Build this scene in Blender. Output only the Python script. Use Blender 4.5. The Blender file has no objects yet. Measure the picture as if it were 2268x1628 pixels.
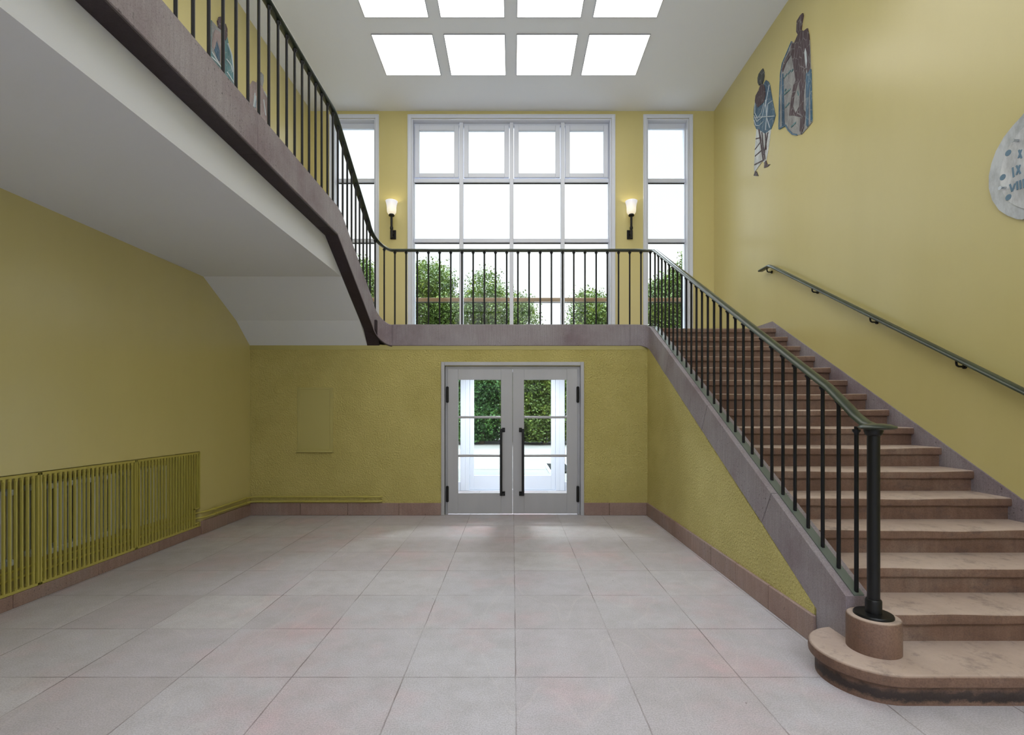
import bpy, bmesh, math, random
from mathutils import Vector, Matrix
random.seed(7)
S = bpy.context.scene
C = S.collection
F = 1071.0          # focal length in pixels (17 mm on 36 mm)
VPX, HY = 1135.3, 912.0

# ------------------------------------------------------------------ camera
cam_d = bpy.data.cameras.new('camera'); cam = bpy.data.objects.new('camera', cam_d); C.objects.link(cam)
cam.location = (0, 0, 1.5); cam.rotation_euler = (math.pi/2, 0, 0)
cam_d.sensor_width = 36; cam_d.sensor_fit = 'HORIZONTAL'; cam_d.lens = F*36/2268
cam_d.shift_x = (1134-VPX)/2268; cam_d.shift_y = (HY-814)/2268
cam_d.clip_end = 300
S.camera = cam

# ------------------------------------------------------------------ view
S.view_settings.view_transform = 'Standard'; S.view_settings.look = 'None'
S.view_settings.gamma = 1; S.view_settings.use_curve_mapping = False
S.view_settings.exposure = 0.68

# ------------------------------------------------------------------ world: bright overcast, brighter to the south (behind the camera) and overhead
SKY_N, SKY_S, SKY_Z = 0.78, 1.5, 20.0
w = bpy.data.worlds.new('sky'); S.world = w; w.use_nodes = True
nt = w.node_tree; nt.nodes.clear()
def N(t, ty, **kw):
    n = t.nodes.new(ty)
    for k, v in kw.items(): setattr(n, k, v)
    return n
tc = N(nt, 'ShaderNodeTexCoord'); sx = N(nt, 'ShaderNodeSeparateXYZ')
nt.links.new(tc.outputs['Generated'], sx.inputs[0])
nz = N(nt, 'ShaderNodeTexNoise'); nz.inputs['Scale'].default_value = 3.2; nz.inputs['Detail'].default_value = 7
nt.links.new(tc.outputs['Generated'], nz.inputs['Vector'])
rp = N(nt, 'ShaderNodeValToRGB'); rp.color_ramp.elements[0].position = .40; rp.color_ramp.elements[1].position = .62
rp.color_ramp.elements[0].color = (.88, .91, .96, 1); rp.color_ramp.elements[1].color = (.97, .975, .98, 1)
nt.links.new(nz.outputs['Fac'], rp.inputs[0])
ms = N(nt, 'ShaderNodeMapRange'); ms.inputs[1].default_value = -.15; ms.inputs[2].default_value = .9
ms.inputs[3].default_value = 0; ms.inputs[4].default_value = SKY_S
ng = N(nt, 'ShaderNodeMath', operation='MULTIPLY'); ng.inputs[1].default_value = -1
nt.links.new(sx.outputs['Y'], ng.inputs[0]); nt.links.new(ng.outputs[0], ms.inputs[0])
mz = N(nt, 'ShaderNodeMapRange'); mz.inputs[1].default_value = .53; mz.inputs[2].default_value = 1.0
mz.inputs[3].default_value = 0; mz.inputs[4].default_value = SKY_Z
nt.links.new(sx.outputs['Z'], mz.inputs[0])
a1 = N(nt, 'ShaderNodeMath', operation='ADD'); a2 = N(nt, 'ShaderNodeMath', operation='ADD'); a2.inputs[1].default_value = SKY_N
nt.links.new(ms.outputs[0], a1.inputs[0]); nt.links.new(mz.outputs[0], a1.inputs[1]); nt.links.new(a1.outputs[0], a2.inputs[0])
bg = N(nt, 'ShaderNodeBackground'); wo = N(nt, 'ShaderNodeOutputWorld')
tm = N(nt, 'ShaderNodeMapRange'); tm.inputs[1].default_value = .5; tm.inputs[2].default_value = .8; nt.links.new(sx.outputs['Z'], tm.inputs[0])
cm = N(nt, 'ShaderNodeMix', data_type='RGBA'); cm.inputs[7].default_value = (.74, .86, 1, 1)
nt.links.new(tm.outputs[0], cm.inputs[0]); nt.links.new(rp.outputs[0], cm.inputs[6]); nt.links.new(cm.outputs[2], bg.inputs[0]); nt.links.new(a2.outputs[0], bg.inputs[1]); nt.links.new(bg.outputs[0], wo.inputs[0])

# ------------------------------------------------------------------ sun (soft, from the south, high)
sd = bpy.data.lights.new('sun', 'SUN'); sun = bpy.data.objects.new('sun', sd); C.objects.link(sun)
sd.energy = 1.2; sd.angle = math.radians(6); sd.color = (1, .95, .86)
sun.rotation_euler = (math.radians(27), 0, math.radians(-14))

PANEL_E = 1.9       # ceiling panel emission
SCONCE_E = .8

# ================================================================== materials
def mat(name, base=(.5,.5,.5), rough=.6, metallic=0, spec=.5):
    m = bpy.data.materials.new(name); m.use_nodes = True
    b = m.node_tree.nodes['Principled BSDF']
    b.inputs['Base Color'].default_value = (*base, 1); b.inputs['Roughness'].default_value = rough
    b.inputs['Metallic'].default_value = metallic; b.inputs['Specular IOR Level'].default_value = spec
    return m, m.node_tree, b
def srgb(r, g, b):
    f = lambda c: (c/255/12.92) if c/255 <= .04045 else ((c/255+.055)/1.055)**2.4
    return (f(r), f(g), f(b))
def pos(t, scale=(1,1,1), rot=(0,0,0)):
    g = N(t, 'ShaderNodeNewGeometry'); mp = N(t, 'ShaderNodeMapping')
    mp.inputs['Scale'].default_value = scale; mp.inputs['Rotation'].default_value = rot
    t.links.new(g.outputs['Position'], mp.inputs[0]); return mp.outputs[0]
def noise(t, scale, detail=4, rough=.55, sc=(1,1,1), rot=(0,0,0), dist=0):
    n = N(t, 'ShaderNodeTexNoise'); n.inputs['Scale'].default_value = scale; n.inputs['Detail'].default_value = detail
    n.inputs['Roughness'].default_value = rough; n.inputs['Distortion'].default_value = dist
    t.links.new(pos(t, sc, rot), n.inputs['Vector']); return n.outputs['Fac']
def ramp(t, inp, stops):
    r = N(t, 'ShaderNodeValToRGB'); e = r.color_ramp.elements
    while len(e) < len(stops): e.new(.5)
    for i, (p, c) in enumerate(stops): e[i].position = p; e[i].color = (*c, 1) if len(c) == 3 else c
    t.links.new(inp, r.inputs[0]); return r.outputs[0]
def mix(t, fac, a, b, mode='MIX'):
    m = N(t, 'ShaderNodeMix', data_type='RGBA', blend_type=mode)
    for sock, v in ((m.inputs[0], fac), (m.inputs[6], a), (m.inputs[7], b)):
        if isinstance(v, (int, float)): sock.default_value = v
        elif isinstance(v, tuple): sock.default_value = (*v, 1)
        else: t.links.new(v, sock)
    return m.outputs[2]
def math_(t, op, a, b=None, clamp=False):
    m = N(t, 'ShaderNodeMath', operation=op, use_clamp=clamp)
    for i, v in enumerate((a, b)):
        if v is None: continue
        if isinstance(v, (int, float)): m.inputs[i].default_value = v
        else: t.links.new(v, m.inputs[i])
    return m.outputs[0]
def bump(t, b, h, strength=.3, dist=.01, prev=None):
    n = N(t, 'ShaderNodeBump'); n.inputs['Strength'].default_value = strength; n.inputs['Distance'].default_value = dist
    t.links.new(h, n.inputs['Height'])
    if prev: t.links.new(prev, n.inputs['Normal'])
    t.links.new(n.outputs[0], b.inputs['Normal']); return n.outputs[0]
def setc(t, b, c): t.links.new(c, b.inputs['Base Color'])

M = {}
YEL = srgb(200, 189, 127); YEL2 = srgb(196, 184, 112)
def m_wall():
    m, t, b = mat('yellow_wall_paint', YEL, .30, spec=1.0)
    c = ramp(t, noise(t, .8, 5, .6, (1, 1, .25)), [(.3, srgb(196,185,122)), (.7, srgb(204,193,132))])
    setc(t, b, c); bump(t, b, noise(t, 9, 5), .12, .01); return m
def m_rough():
    m, t, b = mat('yellow_rough_plaster', YEL2, .55, spec=.4)
    setc(t, b, ramp(t, noise(t, 2.5, 4), [(.3, srgb(190,178,106)), (.7, srgb(202,190,118))]))
    bump(t, b, noise(t, 52, 3, .6, dist=.3), 1.0, .03); return m
M['wall'] = m_wall(); M['rough'] = m_rough()
m, t, b = mat('yellow_smooth_trim', srgb(172,163,100), .5); M['ysmooth'] = m
m, t, b = mat('yellow_enamel', srgb(178,168,84), .35); M['yenamel'] = m
m, t, b = mat('white_ceiling_paint', srgb(230,235,245), .8); bump(t, b, noise(t, 4, 4), .05, .01); M['ceil'] = m
m, t, b = mat('white_soffit_paint', srgb(218,222,230), .7); bump(t, b, noise(t, 3, 4), .05, .01); M['soffit'] = m
m, t, b = mat('white_gloss_frame', srgb(212,218,232), .3); M['frame'] = m
m, t, b = mat('grey_door_paint', srgb(196,197,200), .38)
setc(t, b, ramp(t, noise(t, 3, 3, sc=(1,1,.2)), [(.3, srgb(166,167,172)), (.7, srgb(176,177,182))])); M['door'] = m
m, t, b = mat('black_metal', srgb(12,13,16), .4, .0, .35); M['black'] = m
m, t, b = mat('green_handrail_paint', srgb(44,54,44), .28, .1, .6)
setc(t, b, ramp(t, noise(t, 6, 4), [(.35, srgb(38,48,40)), (.7, srgb(54,66,50))])); M['rail'] = m
m, t, b = mat('blue_black_baluster', srgb(9,12,19), .4, .0, .3); M['balu'] = m
m, t, b = mat('green_grey_strip', srgb(98,108,104), .4, .1); M['strip'] = m
m, t, b = mat('white_radiator_enamel', srgb(214,220,222), .35); M['radiator'] = m
m, t, b = mat('niche_dark', srgb(128,118,60), .7); M['niche'] = m
m, t, b = mat('brown_wood_rail', srgb(140,108,72), .45); M['wood'] = m
m, t, b = mat('chrome_bolt', srgb(200,205,210), .15, 1); M['chrome'] = m
m, t, b = mat('dark_gap', srgb(30,28,26), .8); M['gap'] = m
m, t, b = mat('glow_panel', (.15,.15,.14), .5); b.inputs['Emission Color'].default_value = (1, .955, .88, 1); b.inputs['Emission Strength'].default_value = PANEL_E; M['panel'] = m
m, t, b = mat('panel_edge', srgb(150,155,165), .4, .4); M['paneledge'] = m
m, t, b = mat('opal_glass_lit', srgb(205,202,195), .25)
z = N(t, 'ShaderNodeSeparateXYZ'); t.links.new(pos(t), z.inputs[0])
mr = N(t, 'ShaderNodeMapRange'); mr.inputs[1].default_value = 5.15; mr.inputs[2].default_value = 5.40; t.links.new(z.outputs[2], mr.inputs[0])
e = ramp(t, mr.outputs[0], [(0, (1,.86,.6)), (.5, (1,.93,.76)), (1, (.72,.74,.86))])
t.links.new(e, b.inputs['Emission Color']); b.inputs['Emission Strength'].default_value = .4; M['opal'] = m

def glass():
    m = bpy.data.materials.new('window_glass'); m.use_nodes = True; t = m.node_tree; t.nodes.clear()
    o = N(t, 'ShaderNodeOutputMaterial'); mx = N(t, 'ShaderNodeMixShader'); tr = N(t, 'ShaderNodeBsdfTransparent'); gl = N(t, 'ShaderNodeBsdfGlossy')
    gl.inputs['Roughness'].default_value = .02; tr.inputs[0].default_value = (.96, .98, .97, 1)
    fr = N(t, 'ShaderNodeFresnel'); fr.inputs[0].default_value = 1.22
    t.links.new(fr.outputs[0], mx.inputs[0]); t.links.new(tr.outputs[0], mx.inputs[1]); t.links.new(gl.outputs[0], mx.inputs[2]); t.links.new(mx.outputs[0], o.inputs[0])
    return m
M['glass'] = glass()

def m_floor():
    m, t, b = mat('sandstone_floor', (.4,.4,.4), .5, spec=.4)
    # slabs .633 x .6093, origin X .017, Y 2.732
    g = N(t, 'ShaderNodeNewGeometry'); sp = N(t, 'ShaderNodeSeparateXYZ'); t.links.new(g.outputs['Position'], sp.inputs[0])
    wob = math_(t, 'MULTIPLY', math_(t, 'SUBTRACT', noise(t, 9, 4), .5), .008)
    u = math_(t, 'DIVIDE', math_(t, 'ADD', math_(t, 'SUBTRACT', sp.outputs[0], .017-63.3), wob), .633)
    v = math_(t, 'DIVIDE', math_(t, 'ADD', math_(t, 'SUBTRACT', sp.outputs[1], 2.732-60.93), wob), .6093)
    fu, fv = math_(t, 'FRACT', u), math_(t, 'FRACT', v)
    eu = math_(t, 'MINIMUM', fu, math_(t, 'SUBTRACT', 1, fu)); ev = math_(t, 'MINIMUM', fv, math_(t, 'SUBTRACT', 1, fv))
    ed = math_(t, 'MINIMUM', eu, ev)
    jt = N(t, 'ShaderNodeMapRange'); jt.inputs[1].default_value = .003; jt.inputs[2].default_value = .0075; jt.inputs[3].default_value = 1; jt.inputs[4].default_value = 0
    t.links.new(ed, jt.inputs[0])
    jv = ramp(t, noise(t, 2.2, 4), [(.38, (.25,)*3), (.6, (1,)*3)])
    joint = math_(t, 'MULTIPLY', jt.outputs[0], jv)
    cb = N(t, 'ShaderNodeCombineXYZ'); t.links.new(math_(t, 'FLOOR', u), cb.inputs[0]); t.links.new(math_(t, 'FLOOR', v), cb.inputs[1])
    wn = N(t, 'ShaderNodeTexWhiteNoise', noise_dimensions='3D'); t.links.new(cb.outputs[0], wn.inputs['Vector'])
    base = ramp(t, wn.outputs['Value'], [(0, srgb(184,177,181)), (.35, srgb(192,189,194)), (.7, srgb(188,182,188)), (1, srgb(198,195,198))])
    pink = ramp(t, noise(t, 1.1, 5, .6), [(.5, (0,0,0)), (.75, (1,1,1))])
    c = mix(t, math_(t, 'MULTIPLY', pink, .8), base, srgb(206,172,176))
    c = mix(t, math_(t, 'MULTIPLY', ramp(t, noise(t, 5, 7, .7), [(.40, (0,0,0)), (.66, (1,1,1))]), .5), c, srgb(166,162,162))
    c = mix(t, math_(t, 'MULTIPLY', ramp(t, noise(t, 130, 2, .7), [(.38, (1,1,1)), (.6, (0,0,0))]), .34), c, srgb(112,104,106))
    # small pits
    vo = N(t, 'ShaderNodeTexVoronoi'); vo.inputs['Scale'].default_value = 9; t.links.new(pos(t), vo.inputs['Vector'])
    pit = math_(t, 'MULTIPLY', math_(t, 'LESS_THAN', vo.outputs['Distance'], .045), ramp(t, noise(t, 1.3, 3), [(.5, (0,0,0)), (.62, (1,1,1))]))
    c = mix(t, math_(t, 'MULTIPLY', pit, .75), c, srgb(74,60,56))
    # pale scuff marks
    sc = ramp(t, noise(t, 1.6, 2, .4, (1,.35,1), (0,0,.7)), [(.470, (0,0,0)), (.474, (1,1,1)), (.478, (0,0,0))])
    c = mix(t, math_(t, 'MULTIPLY', sc, .16), c, srgb(222,214,206))
    c = mix(t, math_(t, 'MULTIPLY', joint, .8), c, srgb(104,92,88))
    setc(t, b, c)
    n1 = bump(t, b, noise(t, 160, 3, .7), .12, .004)
    bump(t, b, math_(t, 'SUBTRACT', 1, joint), .35, .004, n1)
    r = ramp(t, noise(t, 3, 5), [(.3, (.42,)*3), (.7, (.62,)*3)]); t.links.new(r, b.inputs['Roughness'])
    return m
M['floor'] = m_floor()

def m_stone(name, cols, stri=60, dirt_light=None, pits=True):
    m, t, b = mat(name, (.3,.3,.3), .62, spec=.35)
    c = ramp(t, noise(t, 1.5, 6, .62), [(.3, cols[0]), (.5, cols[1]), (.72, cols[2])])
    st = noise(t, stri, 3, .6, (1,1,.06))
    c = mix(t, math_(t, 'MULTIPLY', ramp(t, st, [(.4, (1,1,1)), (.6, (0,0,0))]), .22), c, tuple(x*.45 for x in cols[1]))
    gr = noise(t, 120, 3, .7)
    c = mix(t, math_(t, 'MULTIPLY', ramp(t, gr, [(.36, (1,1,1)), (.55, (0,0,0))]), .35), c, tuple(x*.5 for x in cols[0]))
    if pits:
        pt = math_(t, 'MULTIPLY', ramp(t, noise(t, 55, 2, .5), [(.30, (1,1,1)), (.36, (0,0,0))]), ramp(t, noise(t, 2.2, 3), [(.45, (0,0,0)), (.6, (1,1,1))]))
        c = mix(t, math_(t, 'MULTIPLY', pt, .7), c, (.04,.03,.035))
    if dirt_light: c = dirt_light(t, c)
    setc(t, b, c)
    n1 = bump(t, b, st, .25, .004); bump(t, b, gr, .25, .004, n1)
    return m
M['stringer'] = m_stone('grey_purple_stone', (srgb(126,110,118), srgb(150,142,148), srgb(164,160,166)))
M['under'] = m_stone('dark_plum_underside', (srgb(44,34,38), srgb(54,44,48), srgb(60,52,58)), 20)  # underside strips and corner block, a darker tone than the stringer
M['skirt'] = m_stone('pink_sandstone', (srgb(140,112,104), srgb(158,134,126), srgb(150,136,134)), 20)
def step_dirt_light(t, c):
    g = N(t, 'ShaderNodeNewGeometry'); s = N(t, 'ShaderNodeSeparateXYZ'); t.links.new(g.outputs['Position'], s.inputs[0])
    k = ramp(t, math_(t, 'ADD', s.outputs[2], math_(t, 'MULTIPLY', math_(t, 'SUBTRACT', noise(t, 11, 7, .8, (1,1,1.3)), .5), .11)), [(.012, (0,0,0)), (.03, (1,1,1)), (.062, (.9,.9,.9)), (.09, (0,0,0))])
    c = mix(t, math_(t, 'MULTIPLY', k, .92), c, srgb(40,36,38))
    s2 = N(t, 'ShaderNodeSeparateXYZ'); t.links.new(g.outputs['Normal'], s2.inputs[0])   # window light painted into the tread tops as a paler tone
    tread_light = ramp(t, s2.outputs[2], [(.6, (0,0,0)), (.95, (1,1,1))])
    c = mix(t, math_(t, 'MULTIPLY', tread_light, math_(t, 'ADD', .42, math_(t, 'MULTIPLY', noise(t, 3, 4), .4))), c, srgb(206,188,176))
    k2 = ramp(t, noise(t, 6, 8, .8, (1,1,2)), [(.52, (0,0,0)), (.66, (1,1,1))])
    return mix(t, math_(t, 'MULTIPLY', k2, .45), c, srgb(72,64,66))
M['step'] = m_stone('red_sandstone_step', (srgb(98,74,62), srgb(124,97,83), srgb(142,124,112)), 26, step_dirt_light, False)

def m_ground():
    m, t, b = mat('pale_concrete_paving', srgb(215,208,198), .9)
    s = N(t, 'ShaderNodeSeparateXYZ'); t.links.new(pos(t), s.inputs[0])
    fv = math_(t, 'FRACT', math_(t, 'DIVIDE', s.outputs[1], 2.55))
    j = math_(t, 'LESS_THAN', fv, .035)
    c = ramp(t, noise(t, .7, 6, .6, (.4,1,1)), [(.3, srgb(80,78,74)), (.7, srgb(92,89,84))])
    c = mix(t, j, c, srgb(60,54,47)); setc(t, b, c); return m
M['ground'] = m_ground()
def m_leaf(name, a, b_, c_):
    m, t, b = mat(name, a, .6, spec=.3)
    c = ramp(t, noise(t, 1.2, 5, .7), [(.3, a), (.5, b_), (.72, c_)]); c = mix(t, ramp(t, noise(t, 14, 2), [(.4, (0,0,0)), (.6, (1,1,1))]), c, b_)
    setc(t, b, c)
    tl = N(t, 'ShaderNodeBsdfTranslucent'); t.links.new(c, tl.inputs[0]); mx = N(t, 'ShaderNodeMixShader'); mx.inputs[0].default_value = .16
    o = t.nodes['Material Output']; t.links.new(b.outputs[0], mx.inputs[1]); t.links.new(tl.outputs[0], mx.inputs[2]); t.links.new(mx.outputs[0], o.inputs[0]); return m
M['leaf'] = m_leaf('green_leaves', srgb(26,38,14), srgb(58,76,22), srgb(118,126,34))
M['leafdark'] = m_leaf('dark_green_leaves', srgb(20,40,20), srgb(42,74,30), srgb(88,122,46))
m, t, b = mat('tree_bark', srgb(96,84,74), .9); bump(t, b, noise(t, 12, 4, sc=(1,1,.3)), .6, .03); M['bark'] = m
# mosaic / sundial
def m_mos(name, a, b_, s=40):
    m, t, b = mat(name, a, .5)
    vo = N(t, 'ShaderNodeTexVoronoi'); vo.inputs['Scale'].default_value = 9; t.links.new(pos(t, (1,1,.5)), vo.inputs['Vector'])
    c = mix(t, noise(t, s, 3), a, b_)
    ve = N(t, 'ShaderNodeTexVoronoi', feature='DISTANCE_TO_EDGE'); ve.inputs['Scale'].default_value = 16; t.links.new(pos(t, (1,1,.45)), ve.inputs['Vector'])
    c = mix(t, math_(t, 'MULTIPLY', math_(t, 'LESS_THAN', ve.outputs['Distance'], .035), .45 if s == 40 else .0), c, srgb(176,182,186))
    c = mix(t, math_(t, 'MULTIPLY', ramp(t, noise(t, 7, 5, .7, (1,1,.4)), [(.4, (1,1,1)), (.6, (0,0,0))]), .6), c, tuple(x*.45 for x in a))
    setc(t, b, c); bump(t, b, noise(t, 50, 2), .3, .005); return m
M['m_body'] = m_mos('mosaic_plum', srgb(74,52,66), srgb(92,80,86)); M['m_blue'] = m_mos('mosaic_blue', srgb(58,92,128), srgb(84,126,150))
M['m_teal'] = m_mos('mosaic_teal', srgb(80,118,124), srgb(100,150,160)); M['m_grey'] = m_mos('mosaic_grey', srgb(140,142,146), srgb(168,170,172))
M['m_dark'] = m_mos('mosaic_dark_slate', srgb(58,66,70), srgb(84,88,88)); M['m_white'] = m_mos('mosaic_white', srgb(226,232,236), srgb(214,224,232)); M['m_pink'] = m_mos('mosaic_pink', srgb(168,150,150), srgb(150,136,140))
M['m_line'], _, _ = mat('mosaic_light_line', srgb(196,206,214), .5); M['m_dline'], _, _ = mat('mosaic_dark_blue_line', srgb(52,72,108), .5)
M['dial'] = m_mos('sundial_white_stone', srgb(208,214,222), srgb(218,222,226), 12); M['dialrim'] = m_mos('sundial_rim', srgb(190,198,206), srgb(204,210,216), 12)
M['num'], _, _ = mat('blue_grey_paint', srgb(104,134,158), .6)

# ================================================================== mesh helpers
def box(bm, x0, x1, y0, y1, z0, z1, bev=0, seg=2):
    if x1 < x0: x0, x1 = x1, x0
    if y1 < y0: y0, y1 = y1, y0
    r = bmesh.ops.create_cube(bm, size=1); vs = r['verts']
    for v in vs: v.co = Vector(((x0+x1)/2+v.co.x*(x1-x0), (y0+y1)/2+v.co.y*(y1-y0), (z0+z1)/2+v.co.z*(z1-z0)))
    if bev:
        es = list({e for v in vs for e in v.link_edges}); bmesh.ops.bevel(bm, geom=es, offset=bev, segments=seg, affect='EDGES', profile=.5)
def cyl(bm, p, q, r, r2=None, seg=16, cap=True):
    p, q = Vector(p), Vector(q); d = q-p
    res = bmesh.ops.create_cone(bm, cap_ends=cap, segments=seg, radius1=r, radius2=r if r2 is None else r2, depth=d.length)
    m = Matrix.Translation((p+q)/2) @ d.to_track_quat('Z', 'Y').to_matrix().to_4x4()
    bmesh.ops.transform(bm, matrix=m, verts=res['verts'])
def lathe(bm, cx, cy, prof, seg=28, cap=True):
    rings = []
    for r, z in prof: rings.append([bm.verts.new((cx+r*math.cos(2*math.pi*i/seg), cy+r*math.sin(2*math.pi*i/seg), z)) for i in range(seg)])
    for a, b_ in zip(rings, rings[1:]):
        for i in range(seg): bm.faces.new((a[i], a[(i+1)%seg], b_[(i+1)%seg], b_[i]))
    if cap:
        bm.faces.new(list(reversed(rings[0]))); bm.faces.new(rings[-1])
def prism(bm, pts, axis, a, b_):
    """extrude a 2-D polygon: axis 'x' -> pts are (y,z); 'y' -> (x,z); 'z' -> (x,y)"""
    mk = {'x': lambda p, c: (c, p[0], p[1]), 'y': lambda p, c: (p[0], c, p[1]), 'z': lambda p, c: (p[0], p[1], c)}[axis]
    A = [bm.verts.new(mk(p, a)) for p in pts]; B = [bm.verts.new(mk(p, b_)) for p in pts]
    n = len(pts); fs = [bm.faces.new(A), bm.faces.new(list(reversed(B)))]
    for i in range(n): fs.append(bm.faces.new((A[i], B[i], B[(i+1)%n], A[(i+1)%n])))
    bmesh.ops.recalc_face_normals(bm, faces=fs)
def sweep(bm, path, prof, closed=True, cap=True):
    """path: 3-D points; prof: (n, z) points, n along the horizontal normal (left of travel)"""
    rings = []; P = [Vector(p) for p in path]; k = len(P)
    for i in range(k):
        d1 = (P[i]-P[i-1]) if i else None; d2 = (P[i+1]-P[i]) if i < k-1 else None
        h = Vector((0,0,0))
        for d in (d1, d2):
            if d is not None:
                hh = Vector((d.x, d.y, 0))
                if hh.length > 1e-6: h += hh.normalized()
        h.normalize(); nrm = Vector((-h.y, h.x, 0))
        rings.append([bm.verts.new(P[i]+nrm*a+Vector((0,0,z))) for a, z in prof])
    m_ = len(prof); fs = []
    for A, B in zip(rings, rings[1:]):
        for j in range(m_): fs.append(bm.faces.new((A[j], A[(j+1)%m_], B[(j+1)%m_], B[j])))
    if cap: fs.append(bm.faces.new(rings[0])); fs.append(bm.faces.new(list(reversed(rings[-1]))))
    bmesh.ops.recalc_face_normals(bm, faces=fs)
def tube(bm, path, r, seg=10):
    P = [Vector(p) for p in path]; rings = []
    for i in range(len(P)):
        d = (P[min(i+1, len(P)-1)]-P[max(i-1, 0)]).normalized()
        q = d.to_track_quat('Z', 'Y')
        rings.append([bm.verts.new(P[i]+q @ Vector((r*math.cos(2*math.pi*j/seg), r*math.sin(2*math.pi*j/seg), 0))) for j in range(seg)])
    # align rings to avoid twist
    for A, B in zip(rings, rings[1:]):
        o = min(range(seg), key=lambda s: sum((A[j].co-B[(j+s)%seg].co).length for j in range(seg)))
        B[:] = B[o:]+B[:o]
        for j in range(seg): bm.faces.new((A[j], A[(j+1)%seg], B[(j+1)%seg], B[j]))
    bm.faces.new(rings[0]); bm.faces.new(list(reversed(rings[-1])))
    bmesh.ops.recalc_face_normals(bm, faces=bm.faces[:])
def BM(): return bmesh.new()
def base_of(bm):
    xs = [v.co.x for v in bm.verts]; ys = [v.co.y for v in bm.verts]; zs = [v.co.z for v in bm.verts]
    return Vector(((min(xs)+max(xs))/2, (min(ys)+max(ys))/2, min(zs)))
def obj(name, bm, m, parent=None, smooth=False, angle=None):
    """meshes are drawn in world coordinates and shifted to their parent's / their own base"""
    if parent is None: off = base_of(bm)
    else:
        off = Vector((0,0,0)); q = parent
        while q: off += q.location; q = q.parent
        off2 = base_of(bm)-off
    me = bpy.data.meshes.new(name)
    loc = off if parent is None else off2
    sh = -(off if parent is None else off+off2)
    bmesh.ops.translate(bm, verts=bm.verts, vec=sh)
    bm.to_mesh(me); bm.free(); me.materials.append(m)
    if smooth:
        for p in me.polygons: p.use_smooth = True
        if angle:
            me.set_sharp_from_angle(angle=math.radians(angle))
    o = bpy.data.objects.new(name, me); C.objects.link(o); o.location = loc
    if parent: o.parent = parent
    return o
def thing(name, label, cat, loc, group=None):
    o = bpy.data.objects.new(name, None); C.objects.link(o); o.location = loc; o.empty_display_size = .1
    o['label'] = label; o['category'] = cat
    if group: o['group'] = group
    return o
def tag(o, label, cat, group=None):
    o['label'] = label; o['category'] = cat
    if group: o['group'] = group
    return o
def struct(name, bm, m, parent=None, label=None):
    o = obj(name, bm, m, parent)
    if parent is None: o['kind'] = 'structure'
    if label: o['label'] = label
    return o
def sempty(name, loc, label=None):
    o = bpy.data.objects.new(name, None); C.objects.link(o); o.location = loc; o['kind'] = 'structure'
    if label: o['label'] = label
    return o
def clone(o, parent=None, delta=(0,0,0)):
    c = o.copy(); C.objects.link(c)
    if parent: c.parent = parent
    else: c.location = o.location+Vector(delta)
    for ch in [x for x in bpy.data.objects if x.parent == o and x != c]: clone(ch, c)
    return c
def P(x, y, Y): return (x-VPX)*Y/F, 1.5+(HY-y)*Y/F          # pixel on a wall facing the camera, at distance Y -> (X, Z)
def W(x, y, X):                                             # pixel on a side wall at X -> (Y, Z)
    Y = X*F/(x-VPX); return Y, 1.5+(HY-y)*Y/F

# ================================================================== setting
XL, XR, D, D2, ZC, YB = -3.81, 3.81, 7.015, 9.146, 7.187, -3.6
ZL = 2.707; RISE, GO = .1692, .2992
bm = BM(); box(bm, XL-.3, XR+.3, YB-.3, 9.4, -.2, 0); struct('floor', bm, M['floor'], label='pale pinkish sandstone slab floor')
bm = BM(); box(bm, XL-.3, XR+.3, YB-.3, 9.5, ZC, ZC+.25); struct('ceiling', bm, M['ceil'])
def openings(bm, u0, u1, z0, z1, holes, put):
    us = sorted({u0, u1, *[h[0] for h in holes], *[h[1] for h in holes]}); zs = sorted({z0, z1, *[h[2] for h in holes], *[h[3] for h in holes]})
    for a, b_ in zip(us, us[1:]):
        run = None
        for c, d in zip(zs, zs[1:]):
            cu, cz = (a+b_)/2, (c+d)/2
            hole = any(h[0] < cu < h[1] and h[2] < cz < h[3] for h in holes)
            if hole:
                if run: put(a, b_, *run); run = None
            else: run = (run[0] if run else c, d)
        if run: put(a, b_, *run)
# left wall with radiator niche
bm = BM()
openings(bm, YB, 9.146, 0, ZC, [(1.90, 5.886, .11, 1.019)], lambda a, b_, c, d: box(bm, XL-.3, XL, a, b_, c, d))
box(bm, XL-.42, XL-.3, 1.7, 6.1, 0, 1.2)
struct('wall_left', bm, M['wall'])
bm = BM(); box(bm, XR, XR+.3, YB, 9.146, 0, ZC); struct('wall_right', bm, M['wall'])
# window wall
WB = (-1.915, 1.870); WS = (2.535, 3.335); ZT, ZS = 7.045, 2.95
bm = BM()
openings(bm, XL-.3, XR+.3, 0, ZC, [(WB[0], WB[1], ZS, ZT), (WS[0], WS[1], ZS, ZT), (-.056-WS[1], -.056-WS[0], ZS, ZT), (-1.65, 1.65, 0, 2.35)],
         lambda a, b_, c, d: box(bm, a, b_, D2, D2+.3, c, d))
struct('wall_window', bm, M['wall'])
# entrance wall under the landing
bm = BM()
openings(bm, XL, 1.957, 0, 2.40, [(-.985, .99, 0, 2.165)], lambda a, b_, c, d: box(bm, a, b_, D, D+.22, c, d))
struct('wall_entrance', bm, M['rough'])
bm = BM(); box(bm, XL, 1.957, D-.004, D+.2, 2.40, 2.47); struct('trim_1', bm, M['ysmooth'], label='smooth yellow band at the top of the rough plaster')
# stair side wall (triangular)
bm = BM(); prism(bm, [(3.14, 0), (3.14, .235), (6.60, 2.195), (6.86, 2.345), (6.94, 2.40), (7.0, 2.455), (D+.2, 2.455), (D+.2, 0)], 'x', 1.957, 2.09); struct('wall_stairside', bm, M['rough'])
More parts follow.
